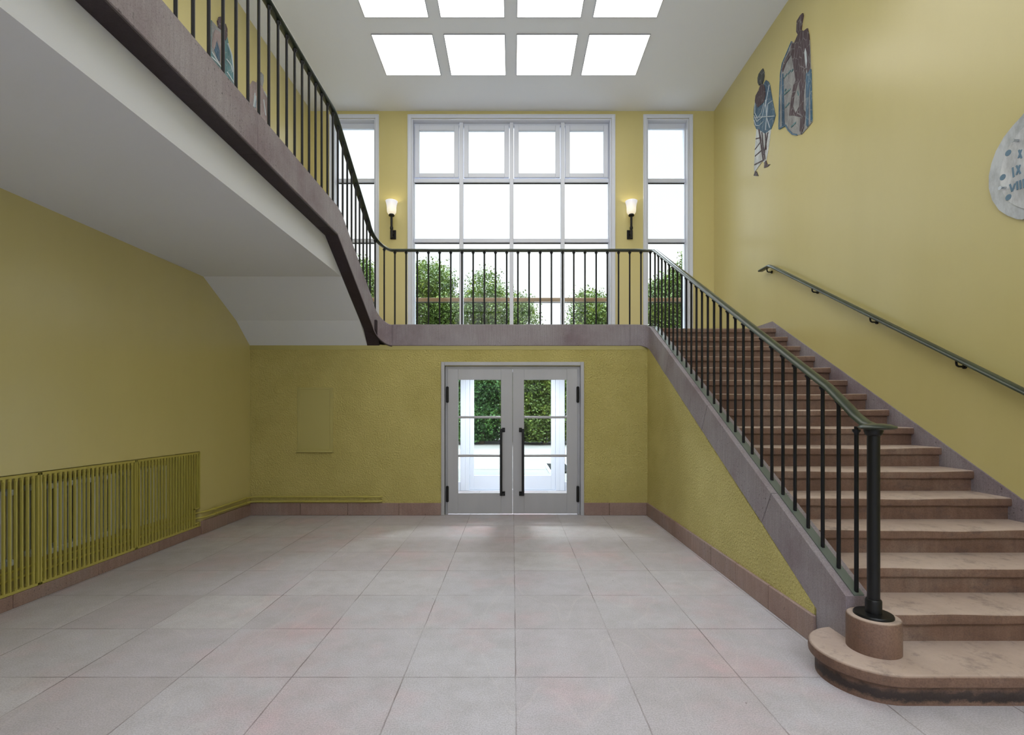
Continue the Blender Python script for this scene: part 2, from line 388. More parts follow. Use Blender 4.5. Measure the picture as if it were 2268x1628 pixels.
# unseen rear wall; tall openings added to let daylight reach the hall
bm = BM()
openings(bm, XL-.3, XR+.3, 0, ZC, [(-3.4, -.25, 3.0, 6.9), (.25, 3.4, 3.0, 6.9)], lambda a, b_, c, d: box(bm, a, b_, YB-.3, YB, c, d))
struct('wall_rear', bm, M['ceil'])
def skirting(name, segs, m=M['skirt']):
    bm = BM()
    for s in segs: box(bm, *s, bev=.004, seg=1)
    return struct(name, bm, m)
# entrance wall base
xs = [XL+.02, -3.10, -2.40, -1.70, -1.055]
ysk = (D-.018, D+.01)
xs = [(555-VPX)*D/F, (666-VPX)*D/F, (771-VPX)*D/F, (884-VPX)*D/F, -1.032]
seg = [(a+.002, b_-.002, *ysk, 0, .177) for a, b_ in zip(xs, xs[1:])]+[(1.035, 1.40, *ysk, 0, .18), (1.404, 1.95, *ysk, 0, .18)]
skirting('baseboard_entrance', seg)
ys = [5.905, 6.42, 7.0]
seg = [(XL-.005, XL+.02, a+.002, b_-.002, 0, .165) for a, b_ in zip(ys, ys[1:])]
ys = [-2.4, -1.3, -.2, .9, 2.05, 2.85, 3.68, 4.44, 5.20, 5.90]
seg += [(XL-.28, XL+.012, a+.002, b_-.002, 0, .105) for a, b_ in zip(ys, ys[1:])]
skirting('baseboard_left', seg)
ys = [3.115, 3.66, 4.20, 4.72, 5.25, 5.78, 6.25, D-.02]
seg = [(1.935, 1.96, a+.002, b_-.002, 0, .185) for a, b_ in zip(ys, ys[1:])]
skirting('baseboard_stairside', seg)

# ================================================================== windows
def frame_rect(bm, x0, x1, y0, y1, z0, z1, w, wt=None, wb=None, bev=.004):
    wt = w if wt is None else wt; wb = w if wb is None else wb
    box(bm, x0, x0+w, y0, y1, z0, z1, bev, 1); box(bm, x1-w, x1, y0, y1, z0, z1, bev, 1)
    box(bm, x0+w, x1-w, y0, y1, z1-wt, z1, bev, 1); box(bm, x0+w, x1-w, y0, y1, z0, z0+wb, bev, 1)
def window(idx, x0, x1, mull, casements):
    root = sempty('window_%d' % idx, ((x0+x1)/2, D2, ZS))
    bm = BM()                                                    # casing bead on the wall + reveal lining
    frame_rect(bm, x0-.06, x1+.06, D2-.022, D2, ZS-.06, ZT+.06, .06)
    frame_rect(bm, x0-.068, x1+.068, D2-.032, D2-.0, ZS-.068, ZT+.068, .016)
    obj('window_casing', bm, M['frame'], root)
    YG = D2+.11
    bm = BM()
    frame_rect(bm, x0, x1, D2, D2+.28, ZS, ZT, .028)
    frame_rect(bm, x0+.028, x1-.028, YG, YG+.07, ZS+.028, ZT-.028, .012, .05 if casements else .09, .05)
    tz = (5.925, 4.775)
    for z in tz: box(bm, x0+.03, x1-.03, YG-.01, YG+.07, z-.035, z+.035, .004, 1)
    for x in mull: box(bm, x-.036, x+.036, YG-.045, YG+.08, ZS+.03, ZT-.028, .006, 1)
    obj('window_frame', bm, M['frame'], root)
    cols = [x0+.03]+[c for x in mull for c in (x-.036, x+.036)]+[x1-.03]
    cols = [(cols[i], cols[i+1]) for i in range(0, len(cols), 2)]
    rows = [(ZS+.06, tz[1]-.035), (tz[1]+.035, tz[0]-.035), (tz[0]+.035, ZT-.06)]
    for ci, (a, b_) in enumerate(cols):
        for ri, (c, d) in enumerate(rows):
            if ri == 2 and casements:
                bm = BM(); frame_rect(bm, a+.012, b_-.012, YG-.02, YG+.05, c+.015, d-.01, .088, .098, .085, .008)
                cs = obj('casement', bm, M['frame'], root)
                bm = BM(); box(bm, a+.09, b_-.09, YG+.012, YG+.018, c+.09, d-.10); obj('window_pane', bm, M['glass'], cs)
            else:
                bm = BM(); box(bm, a, b_, YG+.03, YG+.036, c, d); obj('window_pane', bm, M['glass'], root)
                if ri < 2 or not casements:
                    pass
    bm = BM()
    for ri, (c, d) in enumerate(rows):
        if ri == 2 and casements: continue
        for a, b_ in cols: box(bm, a, b_, YG+.025, YG+.045, d-.014, d)
    obj('glazing_gasket', bm, M['gap'], root)
    return root
window(1, WB[0], WB[1], [P(1022, 0, 9.25)[0], P(1133, 0, 9.25)[0], P(1246, 0, 9.25)[0]], True)
window(2, WS[0], WS[1], [], False)
window(3, -.056-WS[1], -.056-WS[0], [], False)
# brown safety rails outside the glass, one per window
for i, (a, b_, wh) in enumerate(((WB[0], WB[1], 'the wide middle window'), (WS[0], WS[1], 'the narrow right window'), (-.056-WS[1], -.056-WS[0], 'the narrow left window'))):
    r = thing('safety_rail', 'brown horizontal safety rail outside the lower panes of '+wh, 'rail', ((a+b_)/2, D2+.36, 3.6), 'brown safety rails outside the windows')
    bm = BM(); box(bm, a-.12, b_+.12, D2+.33, D2+.39, 3.665, 3.735, .006); obj('rail_bar', bm, M['wood'], r)
    bm = BM(); box(bm, a-.12, b_+.12, D2+.345, D2+.375, 3.64, 3.65); obj('rail_underbar', bm, M['gap'], r)
    for x in (a-.09, b_+.09):
        bm = BM(); box(bm, x-.02, x+.02, D2+.29, D2+.335, 3.66, 3.72); obj('rail_bracket', bm, M['black'], r)

# ================================================================== inner double door
d1 = sempty('door_1', (0, D, 0), 'grey double door with black pull handles')
bm = BM()
fx0, fx1, fz = -1.035, 1.035, 2.222
for (a, b_) in ((fx0, -.985), (.985, fx1)): box(bm, a, b_, D-.02, D+.20, 0, fz, .004, 1)
box(bm, -.985, .985, D-.02, D+.20, 2.17, fz, .004, 1)
for (a, b_) in ((-.985, -.945), (.945, .985)): box(bm, a, b_, D+.045, D+.13, 0, 2.17, .003, 1)
box(bm, -.945, .945, D+.045, D+.13, 2.125, 2.17, .003, 1)
obj('door_frame', bm, M['door'], d1)
LY0, LY1 = D+.02, D+.065
for sx_, nm in ((-1, 'left'), (1, 'right')):
    a, b_ = (-.945, -.0015) if sx_ < 0 else (.0015, .945)
    ga, gb = (-.793, -.169) if sx_ < 0 else (.167, .790)
    z0, z1, g0, g1 = .018, 2.125, .313, 1.966
    bm = BM()
    box(bm, a, ga, LY0, LY1, z0, z1, .003, 1); box(bm, gb, b_, LY0, LY1, z0, z1, .003, 1)
    box(bm, ga, gb, LY0, LY1, z0, g0, .003, 1); box(bm, ga, gb, LY0, LY1, g1, z1, .003, 1)
    leaf = obj('door_leaf', bm, M['door'], d1)
    bm = BM()
    for y in (924.2, 1009.5):
        z = 1.5-(y-HY)/152.0; box(bm, ga, gb, LY0-.003, LY1, z-.017, z+.017, .008, 2)
    obj('glazing_bar', bm, M['door'], leaf)
    bm = BM(); box(bm, ga, gb, LY0+.02, LY0+.026, g0, g1); obj('door_pane', bm, M['glass'], leaf)
    # pull handle
    bm = BM(); hx = -.166 if sx_ < 0 else .150; mx_ = hx+.035 if sx_ < 0 else hx-.035
    box(bm, hx-.018, hx+.018, LY0-.085, LY0-.065, .29, 1.255, .004)
    hd = obj('pull_handle', bm, M['black'], leaf)
    bm = BM()
    for z in (.31, 1.235):
        cyl(bm, (mx_, LY0, z), (mx_, LY0-.06, z), .011); box(bm, min(mx_, hx)-.006, max(mx_, hx)+.006, LY0-.082, LY0-.06, z-.012, z+.012)
        box(bm, mx_-.022, mx_+.022, LY0-.008, LY0, z-.032, z+.032, .003)
    obj('handle_bracket', bm, M['black'], hd)
    hx = -.948 if sx_ < 0 else .948
    for z in (1.75, .305):
        bm = BM(); lathe(bm, hx, LY0-.012, [(.010, z-.118), (.020, z-.108), (.020, z+.108), (.010, z+.118)], 14); obj('door_hinge', bm, M['black'], leaf, True, 40)

# outer doors of the vestibule
d2 = sempty('door_2', (0, D2+.1, 0), 'white outer glazed door seen through the inner door')
bm = BM(); OY = D2+.05
for a, b_ in ((-1.65, -1.58), (-.99, -.90), (-.90, -.82), (.82, .90), (.90, .99), (1.58, 1.65)): box(bm, a, b_, OY-.02, OY+.10, 0, 2.35, .006, 1)
box(bm, -1.58, 1.58, OY-.02, OY+.10, 2.26, 2.35); box(bm, -1.58, -.99, OY, OY+.08, 0, .16); box(bm, .99, 1.58, OY, OY+.08, 0, .16); box(bm, -.82, .82, OY-.03, OY+.1, 0, .01)
obj('door_frame', bm, M['frame'], d2)
for s in (-1, 1):
    bm = BM(); X = lambda a, b_: (min(s*a, s*b_), max(s*a, s*b_))
    box(bm, *X(.735, .815), OY+.01, OY+.06, .014, 2.25, .003, 1); box(bm, *X(.003, .083), OY+.01, OY+.06, .014, 2.25, .003, 1)
    box(bm, *X(.083, .735), OY+.01, OY+.06, .014, .286, .003, 1); box(bm, *X(.083, .735), OY+.01, OY+.06, 2.15, 2.25, .003, 1)
    lf = obj('door_leaf', bm, M['frame'], d2)
    bm = BM(); box(bm, *X(.083, .735), OY+.03, OY+.035, .286, 2.15); obj('door_pane', bm, M['glass'], lf)
    bm = BM(); box(bm, *X(.99, 1.58), OY+.03, OY+.035, .16, 2.26); obj('sidelight_pane', bm, M['glass'], d2)
bm = BM()
box(bm, -1.85, -1.70, D+.22, D2, 0, 2.42); box(bm, 1.70, 1.85, D+.22, D2, 0, 2.42)
struct('wall_vestibule', bm, M['soffit'])

vl = thing('added_vestibule_lamp', 'added unseen round lamp brightening the vestibule between the two doors', 'ceiling light', (0, 8.15, 2.40))
bm = BM(); lathe(bm, 0, 8.15, [(.2, 2.40), (.2, 2.43), (.18, 2.467)], 32); obj('fill_lamp_body', bm, M['frame'], vl)
l = bpy.data.lights.new('vestibule_fill_light', 'AREA'); l.shape = 'DISK'; l.size = .38; l.energy = 55; l.color = (.93, .96, 1)  # unseen lamp added to brighten the door frames
o = bpy.data.objects.new('vestibule_fill_light', l); C.objects.link(o); o.parent = vl; o.location = (0, 0, -.01)

# ================================================================== stone stringers / landing / stairs
def arc(cx, cy, r, t0, t1, n=10):
    return [(cx+r*math.cos(math.radians(t0+(t1-t0)*i/n)), cy+r*math.sin(math.radians(t0+(t1-t0)*i/n))) for i in range(n+1)]
TW = .145
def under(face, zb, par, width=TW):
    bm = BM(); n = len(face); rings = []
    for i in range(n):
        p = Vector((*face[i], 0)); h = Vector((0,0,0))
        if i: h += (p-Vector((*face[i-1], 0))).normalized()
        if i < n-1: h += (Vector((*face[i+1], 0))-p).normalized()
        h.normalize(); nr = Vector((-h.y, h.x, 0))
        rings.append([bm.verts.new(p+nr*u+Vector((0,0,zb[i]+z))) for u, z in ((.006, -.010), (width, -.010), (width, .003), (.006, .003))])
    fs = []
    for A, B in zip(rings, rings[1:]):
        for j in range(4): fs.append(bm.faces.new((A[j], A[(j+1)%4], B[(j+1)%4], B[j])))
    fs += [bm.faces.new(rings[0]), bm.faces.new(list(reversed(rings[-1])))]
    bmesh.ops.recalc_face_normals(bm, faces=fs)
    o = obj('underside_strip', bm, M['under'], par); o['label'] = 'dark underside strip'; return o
def plate(bm, face, zt, zb, width=TW, rnd=.008):
    """wall-like stringer following a plan path (the face towards the hall); solid lies to the left of travel by width"""
    n = len(face); rings = []
    for i in range(n):
        p = Vector((*face[i], 0)); h = Vector((0,0,0))
        if i: h += (p-Vector((*face[i-1], 0))).normalized()
        if i < n-1: h += (Vector((*face[i+1], 0))-p).normalized()
        h.normalize(); nr = Vector((-h.y, h.x, 0)); a, b_ = zt[i], zb[i]
        rings.append([bm.verts.new(p+nr*u+Vector((0,0,z))) for u, z in
                      ((0, b_+rnd), (0, a-rnd), (rnd, a), (width-rnd, a), (width, a-rnd), (width, b_+rnd), (width-rnd, b_), (rnd, b_))])
    fs = []
    for A, B in zip(rings, rings[1:]):
        for j in range(8): fs.append(bm.faces.new((A[j], A[(j+1)%8], B[(j+1)%8], B[j])))
    fs.append(bm.faces.new(rings[0])); fs.append(bm.faces.new(list(reversed(rings[-1]))))
    bmesh.ops.recalc_face_normals(bm, faces=fs)
ZTOP, ZBOT = 2.764, 2.456
# --- landing
ld = thing('stair_landing', 'grey stone half landing above the entrance doors', 'landing', (0, D, ZBOT))
face = [(-1.745, 7.0), (1.395*0+1.72, 7.0)]
bm = BM(); plate(bm, [(-1.742, 7.0), (0, 7.0), (1.70, 7.0)], [ZTOP]*3, [ZBOT]*3); obj('fascia', bm, M['stringer'], ld)
bm = BM(); box(bm, XL, XR, 7.145, D2, ZL-.24, ZL); box(bm, 2.105, XR, 7.0, 7.145, ZL-.24, ZL)
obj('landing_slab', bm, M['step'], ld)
# --- right flight
st = thing('staircase', 'red sandstone staircase climbing to the landing along the right wall', 'staircase', (2.9, 2.45, 0))
XS = 3.796
def stepYZ(n): return 2.481+GO*(n-1)
def step_mesh(n):
    bm = BM(); y = stepYZ(n); z = n*RISE; yb = y+GO+.05
    if n == 1:
        y = 2.43; r = .29; cx, cy = 2.0, y+r
        def outline(o):
            pts = [(cx+(r-o)*math.cos(math.radians(a)), cy+(r-o)*math.sin(math.radians(a))) for a in range(270, 70, -8)]
            return pts+[(2.10, 3.0), (XR, 3.0), (XR, y+o)]
        prism(bm, outline(.035), 'z', 0, z-.062)
        rings = [[bm.verts.new((px, py, z+dz)) for px, py in outline(o)] for o, dz in ((.008, -.064), (.001, -.056), (0, -.040), (0, -.020), (.002, -.010), (.007, -.004), (.014, -.001), (.026, 0))]
        k = len(rings[0]); fs = []
        for A, B in zip(rings, rings[1:]):
            for j in range(k): fs.append(bm.faces.new((A[j], A[(j+1)%k], B[(j+1)%k], B[j])))
        fs += [bm.faces.new(rings[0]), bm.faces.new(list(reversed(rings[-1])))]
        bmesh.ops.recalc_face_normals(bm, faces=fs)
    else:
        x0, x1 = 2.10, XR
        prism(bm, [(y+.028, z-RISE+.0), (y+.028, z-.068), (yb, z-.068), (yb, z-RISE)], 'x', x0, x1)
        # worn slab with a rounded, slightly wavy nosing
        nseg = 16; rings = []
        for i in range(nseg+1):
            u = i/nseg; x = x0+(x1-x0)*u; wv = .004*math.sin(u*9+n*1.7)+.003*math.sin(u*23+n); sag = -.009*math.exp(-((u-.55)/.28)**2)+.002*math.sin(u*14+n*2)
            pr = [(y+wv+.006, z-.066), (y+wv, z-.058), (y+wv, z-.016+sag), (y+wv+.005, z-.006+sag), (y+wv+.016, z+sag), (y+.10, z+sag*.4), (yb, z), (yb, z-.066)]
            rings.append([bm.verts.new((x, a, b_)) for a, b_ in pr])
        fs = []
        for A, B in zip(rings, rings[1:]):
            for j in range(8): fs.append(bm.faces.new((A[j], A[(j+1)%8], B[(j+1)%8], B[j])))
        fs += [bm.faces.new(rings[0]), bm.faces.new(list(reversed(rings[-1])))]
        bmesh.ops.recalc_face_normals(bm, faces=fs)
    return bm
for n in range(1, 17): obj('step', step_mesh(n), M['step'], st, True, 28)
bm = BM(); prism(bm, [(2.8, 0), (2.8, .16), (7.1, .16+4.3*.5655-.15), (7.3, 2.44), (7.3, 2.2), (3.6, 0)], 'x', 2.12, XR-.01); obj('stair_slab', bm, M['soffit'], st)
# stringer right: straight part cut in stones, plus curved corner stone
tz = lambda y: 2.764-.5655*(6.99-y)
def stone(y0, y1, first=False):
    bm = BM(); g = .0025; dy, dz = .146, -.258
    T0, T1 = (y0+g, tz(y0+g)), (y1-g, tz(y1-g)); B0, B1 = (T0[0]+dy, T0[1]+dz), (T1[0]+dy, T1[1]+dz)
    if first: pts = [(2.84, .0), (2.84, tz(2.84)), T1, B1, (3.124, .2253), (3.124, 0)]
    else: pts = [T0, T1, B1, B0]
    prism(bm, pts, 'x', 1.96, 1.96+TW)
    bmesh.ops.bevel(bm, geom=[e for e in bm.edges if abs(e.verts[0].co.x-e.verts[1].co.x) < 1e-5], offset=.004, segments=1, affect='EDGES')
    return bm
cuts = [2.84, 3.663, 4.868, 6.06]
sg = None
for i in range(3): obj('stringer_stone', stone(cuts[i], cuts[i+1], i == 0), M['stringer'], st)
bm = BM(); y0_ = 6.0625
prism(bm, [(y0_, tz(y0_)), (6.4, tz(6.4)), (6.4, tz(6.4)-.345), (y0_+.146, tz(y0_+.146)-.345)], 'x', 1.96, 1.96+TW)
# last stone: straight from 6.06 then corner arc to the landing face
pts = [(1.96, 6.4), (1.96, 6.6), (1.96, 6.88)]
path = pts+arc(1.84, 6.88, .12, 0, 90)[1:]+[(1.703, 7.0)]
zt, zb = [], []
for i, (x, y) in enumerate(path):
    if i < 3: zt.append(tz(y)); zb.append(tz(y)-.345)
    elif i < 13: u = (i-2)/10; zt.append(ZTOP-(ZTOP-tz(6.88))*(1-u)**1.4); zb.append(ZBOT-(ZBOT-tz(6.88)+.345)*(1-u)**1.6)
    else: zt.append(ZTOP); zb.append(ZBOT)
plate(bm, path[::-1], zt[::-1], zb[::-1]); obj('stringer_stone', bm, M['stringer'], st)
# plinth under the newel
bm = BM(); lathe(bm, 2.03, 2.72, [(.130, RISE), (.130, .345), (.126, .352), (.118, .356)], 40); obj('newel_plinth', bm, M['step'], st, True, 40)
# wall skirting along the flight
bm = BM(); prism(bm, [(2.3, 0), (2.3, .10), (7.08, 2.822), (7.08, 2.7), (7.12, 2.65), (2.9, 0)], 'x', XS, XR+.005)
box(bm, XS, XR+.005, 7.08, 9.14, ZL-.01, 2.822)
obj('wall_skirting', bm, M['stringer'], st)

# --- left flight + gallery
us = thing('upper_flight', 'short upper stair flight with grey stone edge rising left of the windows', 'staircase', (-3, 6.3, 2.456))
ZG = 3.81; ZGB = 3.49
tl = lambda y: ZG if y < 5.46 else (ZG-.574*(y-5.50) if y > 5.54 else ZG-.012-.3*(y-5.46)*.5)
bl = lambda y: ZGB if y < 5.43 else ZGB-.585*(y-5.43)
def lstone(ya, yb, par, end=False):
    bm = BM(); ysx = sorted({ya+.002, yb-(0 if end else .002), *[v for v in (5.40, 5.43, 5.46, 5.50, 5.54, 5.6) if ya < v < yb]})
    path = [(-1.96, y) for y in ysx]; zt = [tl(y) for y in ysx]; zb = [bl(y) for y in ysx]
    if end:
        a = arc(-1.76, 6.80, .20, 180, 90, 12)[1:]
        for i, p in enumerate(a):
            u = (i+1)/12; path.append(p); zt.append(ZTOP+(tl(6.8)-ZTOP)*(1-u)**1.5); zb.append(ZBOT+(bl(6.8)-ZBOT)*(1-u)**1.5)
        path.append((-1.745, 7.0)); zt.append(ZTOP); zb.append(ZBOT)
    plate(bm, path, zt, zb); under(path, zb, par); return obj('stringer_stone', bm, M['stringer'], par)
ga = thing('gallery', 'white plastered gallery slab with grey stone edge over the left side', 'gallery', (-3, 2, 3.165))
lstone(.3, 2.0, ga); lstone(2.0, 3.72, ga); lstone(3.72, 5.19, ga); lstone(5.19, 6.80, us, True)
bm = BM(); prism(bm, [(-3.0, 3.165), (5.954, 3.165), (5.954, 3.30), (5.4, 3.72), (-3.0, 3.72)], 'x', XL, -2.108); obj('gallery_slab', bm, M['soffit'], ga)
bm = BM(); prism(bm, [(5.954, 3.165), (6.664, 2.757), (7.008, 2.462), (7.14, 2.462), (7.14, 2.65), (5.954, 3.30)], 'x', XL, -2.108); obj('sloping_soffit', bm, M['soffit'], us)
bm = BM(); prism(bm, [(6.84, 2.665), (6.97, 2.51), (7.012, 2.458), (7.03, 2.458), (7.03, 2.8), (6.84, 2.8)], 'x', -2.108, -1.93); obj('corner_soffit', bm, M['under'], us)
for i in range(6):
    bm = BM(); z = ZL+RISE*(i+1); y = 7.02-GO*i
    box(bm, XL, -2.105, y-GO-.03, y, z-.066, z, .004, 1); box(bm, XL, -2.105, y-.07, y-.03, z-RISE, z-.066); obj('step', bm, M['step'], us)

# ================================================================== balustrade
rl = thing('stair_balustrade', 'black metal balustrade running from newel post across landing and up left', 'balustrade', (2.03, 2.72, .356))
RH = 1.105
right_z = lambda y: tz(y)+RH
path = []
# from the newel upwards
ys0 = [2.72, 2.78, 2.86, 2.95, 3.1]
for y in ys0: 
    u = (y-2.72)/.38; path.append((2.035, y, max(1.418+.02*u, 1.42) if False else (1-u)**2*1.432+(1-(1-u)**2)*(right_z(3.1)-(3.1-y)*.5655) if u < 1 else right_z(y)))
for y in (3.5, 4.5, 5.5, 6.5, 6.80): path.append((2.035, y, right_z(y)))
ra = arc(1.84, 6.88, .195, 0, 90, 10)
ZR = ZTOP+1.115
z0 = right_z(6.88)
for i, (x, y) in enumerate(ra): u = i/10; path.append((x, y, ZR-(ZR-z0)*(1-u)**1.6))
path += [(x, 7.075, ZR) for x in (1.5, .5, -.5, -1.5)]
rb = arc(-1.76, 6.80, .275, 90, 180, 14)
zl_ = tl(6.8)+1.12
for i, (x, y) in enumerate(rb): u = i/14; path.append((x, y, ZR+(zl_-ZR)*u**1.5))
for y in (6.6, 6.2, 5.8, 5.62, 5.55, 5.5, 5.45, 5.38): path.append((-2.035, y, tl(y)+1.12 if y > 5.56 or y < 5.45 else {5.55: 4.895, 5.5: 4.918, 5.45: 4.928}[y]))
for y in (4.5, 3.0, 1.6): path.append((-2.035, y, ZG+1.12))
rail_prof = [(-.030, -.034), (.030, -.034), (.038, -.026), (.037, -.014), (.024, -.002), (0, .003), (-.024, -.002), (-.037, -.014), (-.038, -.026)]
bm = BM(); sweep(bm, path, rail_prof)
lathe(bm, 2.035, 2.70, [(.03, 1.398), (.082, 1.403), (.092, 1.412), (.088, 1.420), (.06, 1.430), (.03, 1.434)], 36)
hr = obj('handrail', bm, M['rail'], rl, True, 50)
# flat strips on the stone
def stripz(f): return f
bm = BM()
sp_ = [(2.035, y, tz(y)+.001) for y in (2.84, 4, 5, 6, 6.88)]
for i, (x, y) in enumerate(arc(1.84, 6.88, .195, 0, 90, 10)[1:]): u = (i+1)/10; sp_.append((x, y, ZTOP-(ZTOP-tz(6.88))*(1-u)**1.4+.001))
sweep(bm, sp_+[(0, 7.075, ZTOP+.001), (-1.745, 7.075, ZTOP+.001)], [(-.03, 0), (.03, 0), (.03, .008), (-.03, .008)])
obj('base_strip', bm, M['strip'], rl)
# newel
bm = BM(); cyl(bm, (2.03, 2.72, .36), (2.03, 2.72, 1.385), .031, seg=24); nw = obj('newel_post', bm, M['black'], rl, True, 40)
bm = BM(); lathe(bm, 2.03, 2.72, [(.096, .356), (.096, .364), (.092, .370), (.04, .372), (.04, .440), (.036, .448), (.031, .450)], 32); obj('newel_base', bm, M['black'], nw, True, 35)
bm = BM(); lathe(bm, 2.03, 2.72, [(.031, 1.365), (.040, 1.372), (.046, 1.392), (.046, 1.400)], 28); obj('newel_collar', bm, M['black'], nw, True, 35)
# balusters
def baluster_mesh(h):
    bm = BM(); cyl(bm, (0,0,0), (0,0,h-.03), .0118, seg=12); lathe(bm, 0, 0, [(.0118, h-.05), (.014, h-.036), (.022, h-.026), (.022, h-.016), (.012, h-.014), (.012, h+.002)], 14)
    me = bpy.data.meshes.new('baluster'); bm.to_mesh(me); bm.free(); me.materials.append(M['balu'])
    for p in me.polygons: p.use_smooth = True
    me.set_sharp_from_angle(angle=math.radians(40)); return me
BME = {}
def baluster(x, y, zb_, zt_):
    h = round(zt_-zb_, 3)
    if h not in BME: BME[h] = baluster_mesh(h)
    o = bpy.data.objects.new('baluster', BME[h]); C.objects.link(o); o.parent = rl; o.location = Vector((x, y, zb_))-rl.location
for k in range(27):
    y = 2.862+.1555*k
    if y > 6.93: break
    zt_ = right_z(y)-.03 if y > 3.05 else (1.412 if y < 2.9 else right_z(y)-.035)
    x = 2.035
    if y > 6.88: x = 1.84+math.sqrt(max(0, .195**2-(y-6.88)**2))
    baluster(x, y, tz(y)+.005, zt_)
baluster(1.84+.195*math.cos(math.radians(38)), 6.88+.195*math.sin(math.radians(38)), tz(6.88)+.035, ZR-.05)
for k in range(24): 
    x = -1.722+.1636*k
    if x > 1.9: continue
    y = 7.075 if x < 1.84 else 6.88+math.sqrt(.195**2-(x-1.84)**2)
    baluster(x, y, ZTOP+.004, ZR-.030)
for tdeg in (15, 37, 66):
    u = (90-tdeg)/90  # 0 at the landing end? (t measured from the flight)
    x = -1.76-.275*math.cos(math.radians(tdeg)); y = 6.80+.275*math.sin(math.radians(tdeg)); v = 1-tdeg/90
    baluster(x, y, ZTOP+(tl(6.8)-ZTOP)*v**1.5-.01, ZR+(zl_-ZR)*v**1.5-.034)
for k in range(-18, 15):
    y = 4.515+.1595*k
    if y > 6.78 or y < 1.62: continue
    baluster(-2.035, y, tl(y)-.005, (tl(y)+1.12 if y > 5.6 or y < 5.4 else 4.925)-.031)

# ================================================================== wall handrail
wr = thing('wall_handrail', 'dark green handrail bracketed to the right wall above the stairs', 'handrail', (3.75, 5, 1.6))
zw = lambda y: 3.643-.5665*(7.02-y)
bm = BM(); XW = 3.735
sweep(bm, [(XW, y, zw(y)) for y in (2.3, 3, 4, 5, 6, 6.85)]+[(XW, 6.95, zw(6.95)-.003), (XW, 7.03, 3.640), (XW, 7.12, 3.642), (XW, 7.29, 3.642)], rail_prof)
obj('rail', bm, M['rail'], wr, True, 50)
for y in (7.10, 6.03, 5.05, 4.07, 3.09):
    bm = BM(); z = (zw(y) if y < 7 else 3.642)-.03
    tube(bm, [(XW, y, z), (XW, y, z-.035), (XW+.004, y, z-.05), (XW+.018, y, z-.06), (XW+.05, y, z-.062), (XR-.002, y, z-.062)], .0085)
    cyl(bm, (XR-.012, y, z-.062), (XR, y, z-.062), .02); obj('rail_bracket', bm, M['black'], wr, True, 40)

# ================================================================== ceiling light panels
cols4 = [(-2.132, -1.206), (-1.041, -.111), (.056, .991), (1.148, 2.083)]
rowsY = [(7.275, 8.164), (6.077, 6.966), (4.88, 5.77), (3.68, 4.57), (1.3, 2.19), (-.9, -.01)]  # rows past the second are out of view, added to light the hall
cname = ['leftmost', 'second from left', 'third from left', 'rightmost']
rname = ['front row nearest the windows', 'second row from the windows', 'added unseen third row from the windows', 'added unseen fourth row from the windows', 'added unseen fifth row from the windows', 'added unseen last row behind']
proto = None
for r, (y0, y1) in enumerate(rowsY):
    for c, (x0, x1) in enumerate(cols4):
        if proto is None:
            t_ = thing('ceiling_light', '', 'ceiling light', ((x0+x1)/2, (y0+y1)/2, ZC), 'square glowing ceiling panels')
            bm = BM(); frame_rect2 = None
            w_ = .008
            for (a, b_, c_, d_) in ((x0, x0+w_, y0, y1), (x1-w_, x1, y0, y1), (x0+w_, x1-w_, y0, y0+w_), (x0+w_, x1-w_, y1-w_, y1)): box(bm, a, b_, c_, d_, ZC-.012, ZC)
            obj('light_frame', bm, M['paneledge'], t_)
            bm = BM(); box(bm, x0+w_, x1-w_, y0+w_, y1-w_, ZC-.008, ZC-.001); obj('diffuser', bm, M['panel'], t_)
            proto = t_; cur = t_
        else: cur = clone(proto); cur.location = ((x0+x1)/2, (y0+y1)/2, ZC)
        cur['label'] = 'square cream glowing ceiling panel, %s in the %s' % (cname[c], rname[r])

# ================================================================== wall sconces
def sconce(sgn, label):
    px_ = -2.257 if sgn < 0 else 2.215
    t_ = thing('wall_sconce', label, 'wall lamp', (px_, D2, 4.79), 'sconces between the windows')
    zp = 4.845; yr = 9.02; x = px_
    bm = BM(); box(bm, x-.055 if sgn > 0 else x-.055, x+.055, D2-.018, D2, zp-.085, zp+.085, .004); obj('wall_plate', bm, M['black'], t_)
    bm = BM(); cyl(bm, (x, yr, zp-.09), (x, yr, 5.17), .021, seg=16); cyl(bm, (x, yr, zp+.06), (x, yr, zp+.10), .030, seg=16); cyl(bm, (x, yr, zp), (x, D2-.01, zp), .018)
    cyl(bm, (x, yr, zp+.08), (x, yr, 5.0), .024, .020)
    ar = obj('lamp_arm', bm, M['black'], t_, True, 40)
    bm = BM(); lathe(bm, x, yr, [(.02, 5.14), (.05, 5.15), (.055, 5.165), (.045, 5.185), (.04, 5.19)], 20); obj('shade_holder', bm, M['black'], t_, True, 40)
    pr = [(.035, 5.178), (.065, 5.19), (.083, 5.22), (.088, 5.27), (.088, 5.31), (.094, 5.36), (.106, 5.405), (.112, 5.425), (.107, 5.428), (.088, 5.37), (.082, 5.31), (.082, 5.27), (.077, 5.225), (.058, 5.198), (.03, 5.19)]
    bm = BM(); lathe(bm, x, yr, pr, 32, cap=False); obj('lamp_shade', bm, M['opal'], t_, True)
    l = bpy.data.lights.new('bulb_light', 'POINT'); l.energy = SCONCE_E; l.color = (1, .86, .62); l.shadow_soft_size = .03
    o = bpy.data.objects.new('bulb_light', l); C.objects.link(o); o.parent = t_; o.location = Vector((x, yr, 5.36))-t_.location
sconce(-1, 'lit white glass torch sconce on the left window pier'); sconce(1, 'lit white glass torch sconce on the right window pier')

